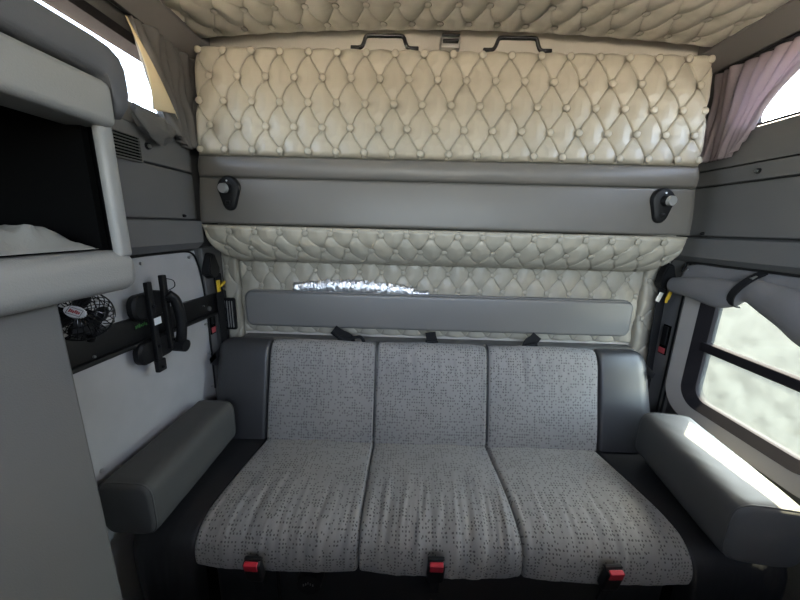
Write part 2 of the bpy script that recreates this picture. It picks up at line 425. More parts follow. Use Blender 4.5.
for j in range(5):
    z = 1.578+j*BB
    for i in range(19 if j % 2 == 0 else 18):
        s = -.762+(i+(.5 if j % 2 else 0))*BA
        tt = (s+.768)/1.814; tt = min(max(tt, .011), .989)
        x = xl(z)+(xr(z)-xl(z))*tt
        d = .000
        button(bunk, (x, yb(z)+d-.012, z), (0, -1, .05), 'beige', .0132)
def slab(name, za, zb, puff, dy, m, edge_r=.012, back=.05):
    T, V = np.meshgrid(np.linspace(0, 1, 160), np.linspace(za, zb, 30))
    U = xl(V)+(xr(V)-xl(V))*T
    e = rounded(np.minimum.reduce([U-xl(V), xr(V)-U, V-za, zb-V]), edge_r)
    s = np.sin(PI*(V-za)/(zb-za))
    P = np.stack([U, yb(V)+dy-puff*s+e+.0015*nz(U*6, V*9, za), V], -1)
    return grid_mesh(name, P, m, bunk, skirt=(0, back, 0))
slab('vinyl_band', 1.482, 1.560, .010, .000, 'greyv')
slab('front_panel', 1.312, 1.483, .004, .004, 'greyv', .008)
# roll under the front panel
AR = .150
nx, ny = 640, 110
S1 = AR*PI/2+.02
T, Sg = np.meshgrid(np.linspace(0, 1, nx), np.linspace(0, S1, ny))
ang = np.clip(Sg/AR, 0, PI/2); ext = np.maximum(Sg-AR*PI/2, 0)
yy = 1.40-AR*np.cos(ang)+ext; zz = 1.308-AR*np.sin(ang)
L = -.80+.085*np.sin(ang*.9)**2; Rr = 1.076-.05*np.sin(ang*.9)**2
Ux = L+(Rr-L)*T; UR = -.80+1.876*T
h = tuft_height(UR, Sg, .0985, .071, -.690, .026, deep=.015, seam=.0045, puff=.0045, seed=9, vmax=.10)
e = rounded(np.minimum.reduce([Ux-L, Rr-Ux, Sg]), .02)
hh = h-e
P = np.stack([Ux, yy-hh*np.cos(ang), zz-hh*np.sin(ang)], -1)
# skirt towards the centre line of the roll
sk = np.stack([0*Ux, .04+0*Ux, (1.30-zz)*.5], -1)
roll = grid_mesh('tufted_roll', P, 'beige', bunk, skirt=sk, flip=True)
for j in range(2):
    s = .026+j*.071; a_ = s/AR
    for i in range(-2, 20):
        x = -.690+(i+(.5 if j else 0))*.0985
        tt = (x+.80)/1.876
        if not .012 < tt < .988: continue
        l_ = -.80+.085*math.sin(a_*.9)**2; r_ = 1.076-.05*math.sin(a_*.9)**2
        r0 = AR-.003
        button(bunk, (l_+(r_-l_)*tt, 1.40-r0*math.cos(a_), 1.308-r0*math.sin(a_)), (0, -math.cos(a_), -math.sin(a_)), 'beige', .0125)
bm = bmesh.new()
add_box(bm, (-.755, 1.315, 1.33), (1.035, 1.415, 1.905), .015)
bm_out('bunk_body', bm, 'darkv', bunk)
# grab handles on the top edge
for x0_, x1_ in ((-.212, .022), (.250, .484)):
    bm = bmesh.new(); w = x1_-x0_; z = 1.927; y = 1.293
    add_tube(bm, catmull([(x0_+.012, y, z), (x0_+.034, y, z+.003), (x0_+.044, y, z+.017), (x0_+.050, y, z+.032), (x0_+.062, y, z+.038), ((x0_+x1_)/2, y, z+.038),
              (x1_-.062, y, z+.038), (x1_-.050, y, z+.032), (x1_-.044, y, z+.017), (x1_-.034, y, z+.003), (x1_-.012, y, z)], 5), .0068, 10)
    hd = bm_out('grab_handle', bm, 'gloss', bunk, sharp=60)
    for xx in (x0_+.012, x1_-.012): box('mounting_foot', (xx-.014, y-.011, z-.008), (xx+.014, y+.011, z+.004), 'gloss', hd, r=.003)
# catch on the back wall between the handles
r_ = thing('wall_catch', 'small dark metal catch on cream strip between the two bunk handles', 'latch', (.146, 1.45, 1.99))
box('catch_body', (.108, 1.405, 1.985), (.184, 1.452, 2.025), 'steel', r_, r=.006)
box('striker', (.116, 1.392, 2.000), (.176, 1.410, 2.010), 'gloss', r_, r=.003)
box('catch_rim', (.112, 1.398, 2.022), (.180, 1.440, 2.030), 'gloss', r_, r=.003)

# bunk lights, one at each end of the grey front panel
def bunk_light(x, z, flip, label):
    y = yb(z)+.002
    r = thing('bunk_light', label, 'lamp', (x, y, z-.05), 'bunk lights')
    # teardrop plate
    out = []
    R0, R1, d = .042, .026, .058
    k = math.asin((R0-R1)/d)
    for i in range(21): a = -k+(PI+2*k)*i/20; out.append((R0*math.cos(a), R0*math.sin(a)))
    for i in range(13): a = PI+k+(PI-2*k)*i/12; out.append((R1*math.cos(a), -d+R1*math.sin(a)))
    bm = bmesh.new(); n = len(out); rings = []
    for sc, yy_ in ((1., .004), (1., -.008), (.90, -.016), (.6, -.020)):
        rings.append([bm.verts.new((x+px*sc, y+yy_, z+.008+(pz+.02)*sc-.02)) for px, pz in out])
    for A, B in zip(rings, rings[1:]):
        for i in range(n): bm.faces.new((A[i], A[(i+1) % n], B[(i+1) % n], B[i]))
    bm.faces.new(rings[-1]); bm.faces.new(rings[0][::-1])
    bm_out('backplate', bm, 'black', r, sharp=25)
    sx = -.006 if flip else .010
    cyl('lamp_stem', (x+sx*.2, y-.012, z+.005), (x+sx*.7, y-.032, z+.003), .021, 'black', r, .019)
    cyl('lamp_head', (x+sx*.7, y-.030, z+.003), (x+sx, y-.045, z+.002), .0185, 'chrome', r, .0165, 24)
    box('switch', (x-.009, y-.026, z-.052), (x+.009, y-.016, z-.040), 'black', r, r=.003)
    bm = bmesh.new(); add_cyl(bm, (x, y-.016, z+.031), (x, y-.0195, z+.031), .0035, seg=12); bm_out('indicator_dot', bm, 'white', r)
    return r
bunk_light(-.671, 1.437, True, 'black teardrop bunk light with silver knob at the left end of bunk front')
bunk_light(.941, 1.431, False, 'black teardrop bunk light with silver knob at the right end of bunk front')

# ------------------------------------------------------------------ pocket board and foil sunshade
pk = thing('pocket_board', 'charcoal vinyl pocket board on the back wall holding the foil sunshade', 'storage pocket', (.14, 1.40, .87))
nx, ny = 200, 40
U, V = np.meshgrid(np.linspace(-.703, .992, nx), np.linspace(.868, 1.030, ny))
dU = np.minimum(U+.703, .992-U); dV = np.minimum(V-.868, 1.030-V)
rc = .035
cx = np.clip(rc-dU, 0, rc); cz = np.clip(rc-dV, 0, rc)
fac = np.maximum(np.hypot(cx, cz), 1e-9); m_ = np.maximum(cx, cz)/fac      # pull corners onto an arc
sx = np.where(U < .145, 1, -1); sz = np.where(V < .949, 1, -1)
U2 = U+sx*cx*(1-m_); V2 = V+sz*cz*(1-m_)
e = rounded(np.minimum(dU, dV), .014)
P = np.stack([U2, 1.352+e-.003*np.sin(PI*(V-.868)/.162)+.0015*nz(U*5, V*8), V2], -1)
grid_mesh('pocket_face', P, 'pocketv', pk, skirt=(0, .022, 0))
tube('edge_piping', [(-.67, 1.357, 1.029), (.2, 1.356, 1.031), (.96, 1.357, 1.029)], .0045, 'pocketv', pk, 8)

nx, ny = 220, 26
T, A = np.meshgrid(np.linspace(0, 1, nx), np.linspace(0, 2*PI, ny))
Xf = -.492+.604*T
prof = np.minimum(1, np.minimum(T/.015, (1-T)/.012))**.5
ha = (.021+.009*np.sin(PI*np.clip(T*1.1, 0, 1)))*np.where(T > .88, .62, 1.)*prof
zc = 1.044+.012*np.sin(PI*np.clip(T*1.15, 0, 1))-.004*T-np.where(T > .88, .006, 0)
crk = 1+.26*nz(Xf*75, A*2.4, 2.)+.22*nz(Xf*210, A*7, 5.)
P = np.stack([Xf, 1.372+.013*np.cos(A)*crk*prof, zc+ha*np.sin(A)*crk+.003*nz(Xf*40, A*0, 8.)], -1)
fo = grid_mesh('foil_sunshade', P, 'foil'); 
tag(fo, 'crinkled silver foil sunshade folded into the top of the pocket board', 'sunshade')

# ------------------------------------------------------------------ sofa
sofa = thing('sofa_bench', 'three-seat sleeper bench in dotted grey fabric with charcoal vinyl ends', 'sofa', (.13, 1.0, 0))
def resample(pts, n):
    pts = catmull(pts, 16); L = [0]
    for a, b in zip(pts, pts[1:]): L.append(L[-1]+(b-a).length)
    tt = np.linspace(0, L[-1], n)
    return np.stack([np.interp(tt, L, [p[k] for p in pts]) for k in range(3)], -1), tt
SEAT = [(0, 1.19, .452), (0, 1.05, .462), (0, .92, .470), (0, .83, .472), (0, .775, .462), (0, .735, .430), (0, .720, .385), (0, .724, .335), (0, .745, .305)]
BACK = [(0, 1.142, .450), (0, 1.152, .50), (0, 1.178, .60), (0, 1.206, .70), (0, 1.230, .785), (0, 1.256, .828), (0, 1.290, .838), (0, 1.325, .815), (0, 1.338, .77)]
def upholster(name, prof, x0a, x0b, x1a, x1b, m, puff, rl=.012, rr=.012, wr=0., seed=0, nx=90, ns=110, squash=0.):
    """panel swept in x along a profile; x limits run from (x0a,x1a) at its start to (x0b,x1b) at its end"""
    C, tt = resample(prof, ns)
    d = np.gradient(C, axis=0); d /= np.linalg.norm(d, axis=1)[:, None]
    N = np.stack([0*d[:, 0], d[:, 2], -d[:, 1]], -1)
    if prof is SEAT: pass
    N = N*(1 if N[ns//3, 2] > 0 or prof is BACK else -1)
    if prof is BACK and N[3, 1] > 0: N = -N
    if prof is SEAT and N[3, 2] < 0: N = -N
    T, Sg = np.meshgrid(np.linspace(0, 1, nx), tt)
    f = Sg/tt[-1]
    L = x0a+(x0b-x0a)*f; R = x1a+(x1b-x1a)*f
    U = L+(R-L)*T
    dl, dr = U-L, R-U
    h = -np.where(dl < rl, rounded(dl, rl), 0)-np.where(dr < rr, rounded(dr, rr), 0)
    h = h+puff*(np.sin(PI*np.clip(T, 0, 1))**.6-1)
    if wr:
        w = np.clip((f-.25)/.4, 0, 1)
        fo = np.clip((1-f)/.12, 0, 1)
        h = h+fo*wr*(nz(U*26+Sg*2.5, Sg*3.2, seed)*w+.5*nz(U*60+Sg*6, Sg*7, seed+4)*w**2)+wr*.5*nz(U*7, Sg*7, seed+8)
        fr = np.exp(-((f-.60)/.13)**2)
        h = h-wr*1.2*fr*np.maximum(0, nz(U*45+Sg*3, Sg*3, seed+11))**1.2
    P = np.stack([U, C[:, 1][:, None]+N[:, 1][:, None]*h, C[:, 2][:, None]+N[:, 2][:, None]*h], -1)
    sk = np.broadcast_to((-N*.045)[:, None, :], P.shape)
    fl = np.cross(P[1, 1]-P[1, 0], P[2, 1]-P[1, 1])[1:].dot(N[1, 1:]) < 0
    return grid_mesh(name, P, m, sofa, skirt=sk, uv=np.stack([U, Sg], -1), flip=bool(fl))
SX = [(-.555, -.600), (-.110, -.113), (.354, .369), (.800, .858)]
for k in range(3):
    g = .0015
    upholster('seat_cushion', SEAT, SX[k][0]+g, SX[k][1]+g, SX[k+1][0]-g, SX[k+1][1]-g, 'fabric', .010, wr=(.006, .009, .006)[k], seed=k*7, nx=120, ns=140)
BXs = [-.556, -.110, .354, .808]
for k in range(3):
    upholster('back_cushion', BACK, BXs[k]+.0012, BXs[k]+.0012, BXs[k+1]-.0012, BXs[k+1]-.0012, 'fabric', .008, wr=.0025, seed=30+k*5)
for k in (1, 2):                                                        # piping in the two seams
    C, _ = resample(BACK, 40)
    tube('seam_piping', [(BXs[k], p[1]-.001, p[2]) for p in C[2:-6]], .0032, 'wingv', sofa, 8)
upholster('back_wing', BACK, -.795, -.795, -.559, -.559, 'wingv', .004, rl=.075, seed=50)
upholster('back_wing', BACK, .811, .811, 1.060, 1.020, 'wingv', .004, rr=.075, seed=55)
SW = [(0, 1.19, .440), (0, 1.05, .448), (0, .92, .455), (0, .81, .455), (0, .755, .440), (0, .722, .400), (0, .712, .33), (0, .716, .20), (0, .720, .06)]
def wing(x0a, x0b, x1a, x1b, rl, rr, seed):
    global SEAT
    keep = SEAT; SEAT = SW
    upholster('seat_wing', SW, x0a, x0b, x1a, x1b, 'darkv', .006, rl=rl, rr=rr, wr=.002, seed=seed); SEAT = keep
wing(-.795, -.785, -.558, -.605, .05, .01, 60)
wing(.803, .863, 1.135, 1.125, .01, .05, 64)
box('base', (-.57, .775, .01), (.83, 1.30, .40), 'darkv', sofa, r=.02)
box('backboard', (-.77, 1.285, .02), (1.0, 1.336, .76), 'darkv', sofa, r=.01)
box('base_divider', (-.375, .768, .02), (-.362, .790, .30), 'black', sofa, r=.003)
r_ = cyl('dial_knob', (-.262, .776, .262), (-.262, .738, .262), .040, 'black', sofa, .036, 28)
for k in range(5): box('dial_mark', (-.279+k*.007, .7365, .268-.004*abs(k-2)), (-.276+k*.007, .7385, .275-.004*abs(k-2)), 'steel', r_)

# bolsters
def bolster(name, label, c, sx, sy, sz, rotz, tilt, m='bolsterv', flare=0.):
    r = thing(name, label, 'bolster', c, 'arm bolsters')
    nx, ny = 60, 90                 # closed superellipse section swept along y, domed ends
    T, A = np.meshgrid(np.linspace(0, 1, ny), np.linspace(0, 2*PI, nx))
    n = 4.6
    ca, sa = np.cos(A), np.sin(A)
    qx = np.sign(ca)*np.abs(ca)**(2/n); qz = np.sign(sa)*np.abs(sa)**(2/n)
    endr = .028/sy
    dd = np.minimum(T, 1-T)/endr
    k = np.where(dd < 1, 1-.16*(1-np.sqrt(np.maximum(1-(1-np.minimum(dd, 1))**2, 0))), 1)
    mid = 1+.03*np.sin(PI*T)
    X_ = qx*sx/2*k*mid*(1+flare*(T-.5)); Z_ = qz*sz/2*k+.0015*nz(qx*4+T*9, qz*4, sx)
    Y_ = (T-.5)*sy
    P = np.stack([X_, Y_, Z_+sz/2], -1)
    Mx = Matrix.Translation(c) @ Matrix.Rotation(math.radians(rotz), 4, 'Z') @ Matrix.Rotation(math.radians(tilt), 4, 'X')
    P = np.array([[list(Mx @ Vector(p)) for p in row] for row in P])
    o = grid_mesh('cover', P, m, r, flip=True)
    me = o.data; bm = bmesh.new(); bm.from_mesh(me); bmesh.ops.remove_doubles(bm, verts=bm.verts, dist=1e-6)
    bmesh.ops.holes_fill(bm, edges=[e for e in bm.edges if e.is_boundary]); bmesh.ops.recalc_face_normals(bm, faces=bm.faces); bm.to_mesh(me); bm.free()
    for tt_ in (.03, .97):
        ii = int(tt_*(ny-1)); lp = [Vector(p) for p in P[:-1, ii]]
        tube('end_seam', lp, .0022, m, r, 6, closed=True)
    return r
bolster('bolster_cushion', 'dark grey box bolster on the left end of the sofa against canvas', (-.727, .905, .476), .150, .43, .168, 0, 0)
bolster('bolster_cushion', 'dark grey bolster on the right end of the sofa with sun patch', (.975, .890, .478), .185, .44, .182, -8, 0)

# seat belt buckles along the front of the bench
def buckle(x, y, z, lean, label):
    r = thing('belt_buckle', label, 'seat belt buckle', (x, y, z-.09), 'belt buckles on the bench front')
    mt = Matrix.Translation((x, y, z)) @ Matrix.Rotation(math.radians(lean), 4, 'Y') @ Matrix.Rotation(math.radians(14), 4, 'X')
    box('housing', (-.0235, -.013, -.088), (.0235, .013, .0), 'black', r, r=.006, mtx=mt)
    box('housing_lip', (-.0235, .002, -.006), (.0235, .012, .004), 'black', r, r=.003, mtx=mt)
    box('press_button', (-.0185, -.0150, -.024), (.0185, -.002, .0045), 'red', r, r=.003, mtx=mt)
    bm = bmesh.new(); add_box(bm, (-.013, -.003, -.17), (.013, .003, -.08), .001, 1)
    bmesh.ops.transform(bm, matrix=mt, verts=bm.verts); bm_out('buckle_strap', bm, 'web', r)
buckle(-.398, .688, .412, 2, 'red-button belt buckle in front of the left seat, beside the round dial')
buckle(.108, .688, .436, -1, 'red-button belt buckle in front of the middle seat')
buckle(.588, .688, .434, -4, 'red-button belt buckle in front of the right seat')

# lap belts coming from behind the sofa back
def lap(x, label, tw):
    r = thing('lap_belt', label, 'seat belt', (x, 1.35, .80), 'lap belts behind the sofa back')
    ribbon('webbing', catmull([(x-.03*tw, 1.343, .868), (x-.012*tw, 1.340, .848), (x+.012*tw, 1.336, .832), (x+.02*tw, 1.333, .80)], 5), (1, 0, .35*tw), .045, 'web', r)
    box('tongue', (x-.028, 1.322, .806), (x+.028, 1.338, .836), 'black', r, r=.005, mtx=rot_about((x, 1.33, .82), 'Y', 14*tw))
    return r
q = lap(-.262, 'twisted black lap belt with loose loop above the left seat back', 1.6)
tube('loose_loop', catmull([(-.31, 1.336, .862), (-.28, 1.33, .838), (-.235, 1.328, .832), (-.19, 1.33, .842), (-.172, 1.333, .815)], 6), .007, 'web', q, 8)
lap(.125, 'small black lap belt end above the middle of the sofa back', .2)
lap(.560, 'slanted black lap belt above the right seat back', -.9)

# ------------------------------------------------------------------ left cabinet
cab = thing('storage_cabinet', 'grey plastic cabinet with open black cubby and thick rounded shelf', 'cabinet', (-.7, .2, 0))
box('side_panel', (-.825, YF+.4, .0), (-.586, .518, 1.20), 'plastic', cab, r=.008)
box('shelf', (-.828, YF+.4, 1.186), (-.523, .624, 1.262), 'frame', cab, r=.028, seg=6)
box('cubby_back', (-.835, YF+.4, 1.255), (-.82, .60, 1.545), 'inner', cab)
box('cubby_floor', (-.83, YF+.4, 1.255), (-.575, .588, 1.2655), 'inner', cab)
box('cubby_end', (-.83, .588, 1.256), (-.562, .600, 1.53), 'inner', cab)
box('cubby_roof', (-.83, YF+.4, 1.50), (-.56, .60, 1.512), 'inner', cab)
# post: a leaning bar from the shelf to the top rail
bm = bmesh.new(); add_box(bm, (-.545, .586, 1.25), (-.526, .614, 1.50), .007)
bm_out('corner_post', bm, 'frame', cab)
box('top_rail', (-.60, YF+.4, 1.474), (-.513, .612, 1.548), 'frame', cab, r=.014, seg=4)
box('rear_seam_strip', (-.585, .616, 1.25), (-.555, .632, 1.50), 'black', cab, r=.004)
pod = thing('overhead_pod', 'rounded dark cloth-covered overhead pod above cabinet by bright window', 'overhead locker', (-.68, .2, 1.55))
bm = bmesh.new()
pp = [(YF+.4, 1.554), (.590, 1.554), (.606, 1.549), (.614, 1.536), (.617, 1.508), (.624, 1.497), (.636, 1.497), (.645, 1.508), (.651, 1.535), (.650, 1.575), (.642, 1.598), (.622, 1.609), (.59, 1.612), (YF+.4, 1.612)]
A = [bm.verts.new((-.836, y, z)) for y, z in pp]; B = [bm.verts.new((-.530, y, z)) for y, z in pp]
cy_, cz_ = .61, 1.58
C_ = [bm.verts.new((-.517, y-.004*(y > .6), 1.583+(z-1.583)*.86)) for y, z in pp]; D_ = [bm.verts.new((-.511, y-.012*(y > .6), 1.583+(z-1.583)*.62)) for y, z in pp]
n = len(pp)
for E_, F_ in ((A, B), (B, C_), (C_, D_)):
    for i in range(n): bm.faces.new((E_[i], E_[(i+1) % n], F_[(i+1) % n], F_[i]))
bm.faces.new(A); bm.faces.new(D_[::-1])
bm_out('pod_shell', bm, 'pod', pod, sharp=50)
tube('lower_seam', [(-.528, YF+.45, 1.560), (-.528, .58, 1.560)], .003, 'black', pod, 6)
# grey cloth lying in the cubby
nx, ny = 70, 40
U, V = np.meshgrid(np.linspace(.30, .575, nx), np.linspace(-.79, -.556, ny))
d = np.minimum(np.minimum((U-.30)/.05, (.575-U)/.16), np.minimum((V+.79)/.04, (-.556-V)/.035)); d = np.clip(d, 0, 1)
hz = (.046*d**.7)*(1+.7*nz(U*17, V*6, 1.))+.020*np.abs(nz(U*34, V*12, 4.))*d+.008*nz(U*70, V*50, 6.)*d
P = np.stack([V, U, 1.2665+np.maximum(hz, 0)], -1)
cl = grid_mesh('folded_cloth', P, 'cloth', skirt=(0, 0, -.0005), flip=True)
tag(cl, 'crumpled grey cloth bag lying on the shelf inside the black cubby', 'cloth')

# ------------------------------------------------------------------ left lower wall: canvas, rail, mount, fan
cv = thing('canvas_cover', 'grey snapped canvas panel covering the left wall below the ledge', 'wall cover', (-.83, .95, .3))
nx, ny = 110, 130
U, V = np.meshgrid(np.linspace(.52, 1.285, nx), np.linspace(.10, 1.205, ny))
rr_ = 1.285-.03*np.clip((V-.95)/.25, 0, 1)**2
U = .52+(rr_-.52)*(U-.52)/.765
h = .004*nz(U*5, V*4, 2.)+.0035*nz(U*16+V*8, V*3, 7.)*np.clip((V-.95)/.2, 0, 1)+.002*nz(U*12, V*12, 3.)
P = np.stack([-.831+h, U, V], -1)
grid_mesh('canvas', P, 'canvas', cv, skirt=(-.004, 0, 0), flip=True)
tube('edge_piping', catmull([(-.829, .70, 1.206), (-.829, 1.10, 1.208), (-.828, 1.225, 1.200), (-.828, 1.262, 1.15), (-.827, 1.278, 1.06), (-.827, 1.284, .95), (-.827, 1.284, .80), (-.828, 1.282, .60)], 8), .0038, 'black', cv, 8)
for y, z in ((.985, 1.185), (1.215, 1.183), (1.265, .90), (1.268, .77), (.745, .635), (1.262, .62)):
    cyl('snap', (-.834, y, z), (-.823, y, z), .0065, 'steel', cv, .005, 14)

rl = thing('equipment_rail', 'long black rail screwed across the left canvas panel', 'rail', (-.82, 1.05, .94))
bm = bmesh.new()
mt = Matrix.Translation((0, 1.07, 0)) @ Matrix.Rotation(math.radians(-1.6), 4, 'X') @ Matrix.Translation((0, -1.07, 0))
add_box(bm, (-.829, .52, .948), (-.812, 1.415, 1.024), .003, 2); bmesh.ops.transform(bm, matrix=rot_about((-.82, 1.07, .985), 'X', -1.6), verts=bm.verts)
bm_out('rail_plate', bm, 'black', rl)
bm = bmesh.new(); add_box(bm, (-.829, .52, .936), (-.800, 1.415, .950), .004, 2); bmesh.ops.transform(bm, matrix=rot_about((-.82, 1.07, .985), 'X', -1.6), verts=bm.verts)
bm_out('lower_lip', bm, 'black', rl)
for y, z, r0, mm in ((1.275, .965, .011, 'steel'), (1.24, .985, .004, 'steel'), (.77, .965, .004, 'steel'), (.82, 1.03, .003, 'steel')):
    cyl('screw', (-.815, y, z), (-.807, y, z), r0, mm, rl, r0*.8, 14)
lb = box('label_strip', (-.8125, .905, .992), (-.8105, .955, 1.010), 'black', rl)
for k in range(7): box('green_mark', (-.8105, .908+k*.0066, .996+.002*(k % 2)), (-.8098, .9125+k*.0066, 1.004+.002*(k % 3)), 'greenl', lb)

mo = thing('device_mount', 'black clamp mount with two round pads hanging on the black rail', 'mount', (-.79, .99, .88))
def rb2(name, lo, hi, m, r, parent=mo): return box(name, lo, hi, m, parent, r=r)
rb2('clamp_bar', (-.787, .930, .850), (-.772, .949, 1.135), 'black', .003)
rb2('clamp_bar', (-.787, .992, .900), (-.772, 1.012, 1.148), 'black', .003)
def pad(y0, y1, z0, z1):
    pts = rrect(y0, y1, z0, z1, min(y1-y0, z1-z0)*.42, 8); bm = bmesh.new(); n = len(pts); cy, cz = (y0+y1)/2, (z0+z1)/2
    R = [[bm.verts.new((x, cy+(y-cy)*s, cz+(z-cz)*s)) for y, z in pts] for x, s in ((-.812, .9), (-.808, 1.), (-.792, 1.), (-.786, .9))]
    for A, B in zip(R, R[1:]):
        for i in range(n): bm.faces.new((A[i], A[(i+1) % n], B[(i+1) % n], B[i]))
    bm.faces.new(R[0]); bm.faces.new(R[-1]); return bm_out('pad', bm, 'black', mo)
pad(.885, 1.022, 1.022, 1.100); pad(.880, 1.030, .880, .952)
tube('arm', catmull([(-.770, 1.002, 1.085), (-.757, 1.017, 1.06), (-.752, 1.024, 1.0), (-.754, 1.022, .95), (-.765, 1.024, .905)], 8), .016, 'black', mo, 14)
cyl('arm_joint', (-.785, 1.024, .905), (-.745, 1.024, .900), .024, 'black', mo, .021)
rb2('foot_plate', (-.786, .925, .845), (-.770, .958, .885), 'black', .003)
rb2('white_sticker', (-.7725, .935, 1.000), (-.7712, .963, 1.022), 'white', .0)
tube('wire_loop', catmull([(-.775, 1.012, 1.135), (-.768, 1.034, 1.125), (-.768, 1.036, 1.105), (-.775, 1.014, 1.095)], 6), .0014, 'black', mo, 6)
for y, z in ((.940, 1.06), (1.002, 1.06), (.940, .93), (1.002, .93), (.940, .86)): cyl('bolt', (-.774, y, z), (-.767, y, z), .005, 'gloss', mo, .004, 10)

# fan
FC = Vector((-.748, .703, 1.098)); FD = Vector((.42, -.78, .46)).normalized()
fan = thing('clip_fan', 'small black wire-caged fan with oval white badge under the shelf', 'fan', FC-Vector((0, 0, .08)))
Q = FD.to_track_quat('Z', 'Y').to_matrix().to_4x4(); FM = Matrix.Translation(FC) @ Q
RF = .058
def fpt(a, r, z): return FM @ Vector((r*math.cos(a), r*math.sin(a), z))
for k in range(26):
    a = 2*PI*k/26; bm = bmesh.new()
    add_tube(bm, catmull([fpt(a+.35, .014, .036), fpt(a+.22, .034, .033), fpt(a+.08, .051, .018), fpt(a, RF, 0)], 4), .0011, 5)
    bm_out('front_wire', bm, 'gloss', fan)
for k in range(26):
    a = 2*PI*k/26; bm = bmesh.new()
    add_tube(bm, catmull([fpt(a, RF, 0), fpt(a-.06, .053, -.022), fpt(a-.2, .036, -.036), fpt(a-.3, .018, -.038)], 4), .0011, 5)
    bm_out('rear_wire', bm, 'gloss', fan)
for r0, z in ((RF, 0), (.047, .022), (.036, .032), (.049, -.026)):
    tube('cage_ring', [fpt(2*PI*k/40, r0, z) for k in range(40)], .0018 if r0 == RF else .0011, 'gloss', fan, 6, closed=True)
bm = bmesh.new(); bmesh.ops.create_cone(bm, cap_ends=True, segments=24, radius1=.021, radius2=.019, depth=.035, matrix=FM @ Matrix.Translation((0, 0, -.03))); bm_out('motor', bm, 'black', fan)
for k in range(4):
    bm = bmesh.new(); V_ = []
    for i in range(6):
        for j in range(6):
            rr0 = .012+.036*i/5; aa = 2*PI*k/4+(-.5+j/5)*(.5+.7*math.sin(PI*(.15+.7*i/5)))
            V_.append(bm.verts.new(fpt(aa, rr0, .004-.018*(j/5-.5))))
    for i in range(5):
        for j in range(5): bm.faces.new((V_[i*6+j], V_[i*6+j+1], V_[i*6+j+7], V_[i*6+j+6]))
    bl = bm_out('blade', bm, 'black', fan); s_ = bl.modifiers.new('s', 'SOLIDIFY'); s_.thickness = .0015
bm = bmesh.new()
def oval(bm, a, b, z0, z1, n=36):
    A = [bm.verts.new(FM @ Matrix.Rotation(math.radians(BROT), 4, 'Z') @ Vector((a*math.cos(2*PI*k/n), b*math.sin(2*PI*k/n), z0))) for k in range(n)]
    B = [bm.verts.new(FM @ Matrix.Rotation(math.radians(BROT), 4, 'Z') @ Vector((a*.94*math.cos(2*PI*k/n), b*.92*math.sin(2*PI*k/n), z1))) for k in range(n)]
    for i in range(n): bm.faces.new((A[i], A[(i+1) % n], B[(i+1) % n], B[i]))
    bm.faces.new(A[::-1]); bm.faces.new(B)
BROT = -28
oval(bm, .021, .0135, .033, .040); bd = bm_out('badge', bm, 'white', fan)
def bmark(x0_, x1_, y0_, y1_, nm='badge_mark'):
    bm = bmesh.new(); add_box(bm, (x0_, y0_, .0396), (x1_, y1_, .0408)); bmesh.ops.transform(bm, matrix=FM @ Matrix.Rotation(math.radians(BROT), 4, 'Z'), verts=bm.verts); return bm
fb = bmesh.new()
for q in ((-.0135, .0135, .0068, .0076), (-.0135, .0135, -.0076, -.0068), (-.0135, -.0127, -.0076, .0076), (.0127, .0135, -.0076, .0076)): add_box(fb, (q[0], q[2], .0396), (q[1], q[3], .0406))
bmesh.ops.transform(fb, matrix=FM @ Matrix.Rotation(math.radians(BROT), 4, 'Z'), verts=fb.verts); bm_out('badge_frame', fb, 'black', bd, smooth=False)
fb = bmesh.new()
for k in range(6):
    x = -.0100+k*.0035; add_box(fb, (x, -.004+.001*(k % 2), .0396), (x+.0025, .004-.001*(k % 3), .0408))
bmesh.ops.transform(fb, matrix=FM @ Matrix.Rotation(math.radians(BROT), 4, 'Z'), verts=fb.verts); bm_out('badge_emblem', fb, 'red', bd, smooth=False)
tube('bracket', catmull([fpt(0, .0, -.045), fpt(0, .0, -.075), Vector((-.800, .77, 1.03)), Vector((-.811, .77, 1.01))], 6), .009, 'black', fan, 10)

